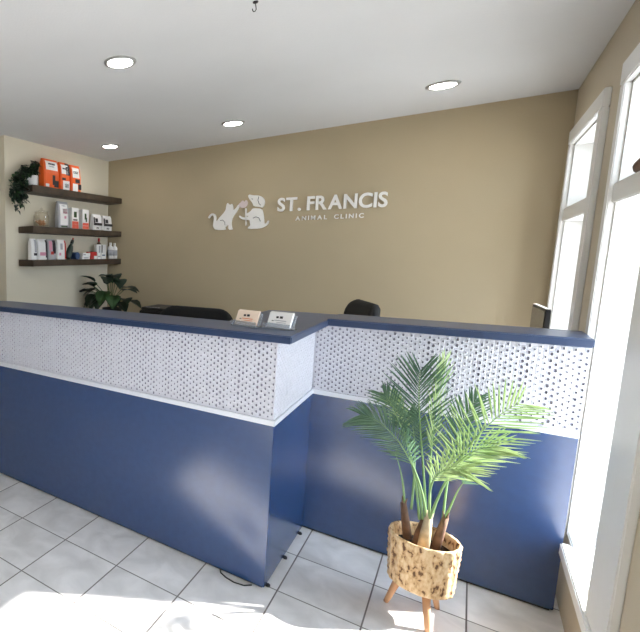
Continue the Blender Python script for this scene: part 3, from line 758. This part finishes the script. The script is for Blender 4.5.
# control points are relative to the pot centre
F = frond
F([(.0,-.02,.41),(-.01,-.03,.56),(-.08,-.05,.72),(-.16,-.06,.80),(-.24,-.04,.79)],'palmd',.38,30,.095,44,(-.1,-1,.25),droop=.25,seed=1,wid=.0036)
F([(-.02,.0,.40),(-.05,.02,.60),(-.10,.05,.76),(-.14,.07,.86),(-.15,.06,.85)],'palml',.5,16,.075,34,(-.3,-1,.2),droop=.3,seed=2,wid=.0038)
F([(.0,.01,.40),(-.02,.02,.60),(-.05,.04,.76),(-.07,.05,.88),(-.065,.04,.99)],'palmd',.33,30,.125,44,(.15,-1,.1),droop=.03,seed=3,wid=.0036)
F([(.01,-.01,.41),(.0,.0,.60),(-.02,.04,.78),(-.01,.08,.92),(.0,.10,1.02)],'palml',.38,26,.085,24,(.8,-.6,.0),droop=.03,seed=4,wid=.0038)
F([(.01,-.03,.42),(.03,-.05,.56),(.07,-.06,.70),(.13,-.06,.86),(.215,-.05,.935)],'palml',.34,25,.115,58,(.15,-1,.25),droop=.05,seed=5,wid=.0036)
F([(.015,-.02,.42),(.03,-.04,.54),(.05,-.06,.68),(.10,-.07,.755),(.175,-.06,.775)],'palml',.40,18,.10,36,(.1,-1,.3),droop=.12,seed=6,wid=.0034)
F([(.05,.02,.42),(.05,.04,.56),(.05,.07,.70),(.07,.10,.80),(.11,.12,.89)],'palmd',.42,22,.085,36,(.1,-1,.1),droop=.1,seed=7,wid=.0038)
F([(.01,-.03,.43),(.0,-.05,.54),(-.01,-.07,.64),(.05,-.08,.68),(.11,-.08,.665)],'palml',.42,18,.085,36,(-.1,-1,.4),droop=.15,seed=8,wid=.0036)
F([(-.01,-.01,.41),(-.03,-.02,.58),(-.09,-.03,.76),(-.15,-.02,.87),(-.17,.0,.88)],'palmd',.55,14,.07,42,(-.1,-1,.2),droop=.15,seed=13,wid=.0036)
F([(-.075,.045,.42),(-.08,.05,.50),(-.10,.05,.58),(-.12,.04,.63)],'palmd',.9,2,.04,30,(0,-1,0),seed=9,wid=.0038)
F([(-.05,.03,.42),(-.05,.05,.60),(-.06,.07,.72),(-.09,.09,.80)],'palmd',.5,18,.075,40,(.2,-1,.1),droop=.2,seed=10,wid=.0038)
F([(.055,.02,.42),(.075,.02,.50),(.08,.0,.56),(.10,-.01,.60)],'palmd',.9,2,.05,30,(0,-1,0),seed=11,wid=.0038)

# ------------------------------------------------------------------ light
wd = bpy.data.worlds.new('world'); S.world = wd; wd.use_nodes = True
bg = wd.node_tree.nodes['Background']; bg.inputs['Color'].default_value = (.72,.85,1,1); bg.inputs['Strength'].default_value = 9.5
sun = bpy.data.lights.new('sun', 'SUN'); sun.energy = 32; sun.angle = math.radians(1.0); sun.color = (1,.97,.93)
so = bpy.data.objects.new('sun', sun); COL.objects.link(so)
sd = Vector((1,.74,1/1.16)).normalized()       # towards the sun
so.rotation_euler = sd.to_track_quat('Z','Y').to_euler()

# ------------------------------------------------------------------ camera
cam = bpy.data.cameras.new('camera'); co = bpy.data.objects.new('camera', cam); COL.objects.link(co)
f = Vector((-.64307234,.75447116,-.13126781)); r = Vector((.76112546,.64860418,-.00080428)); u = Vector((-.08453404,.10042848,.99134662))
mw = Matrix(((r.x,u.x,-f.x,.5642),(r.y,u.y,-f.y,-1.9832),(r.z,u.z,-f.z,1.438),(0,0,0,1)))
co.matrix_world = mw
cam.sensor_width = 36; cam.lens = 474.5927/640*36; cam.shift_x = (320-64.93)/640; cam.shift_y = (317.2-316)/640; cam.clip_start = .02
S.camera = co
S.view_settings.view_transform = 'Standard'; S.view_settings.look = 'None'; S.view_settings.gamma = 1; S.view_settings.exposure = -.13
S.view_settings.use_curve_mapping = False
S.cycles.use_denoising = True
S.cycles.max_bounces = 10; S.cycles.diffuse_bounces = 6; S.cycles.transparent_max_bounces = 16
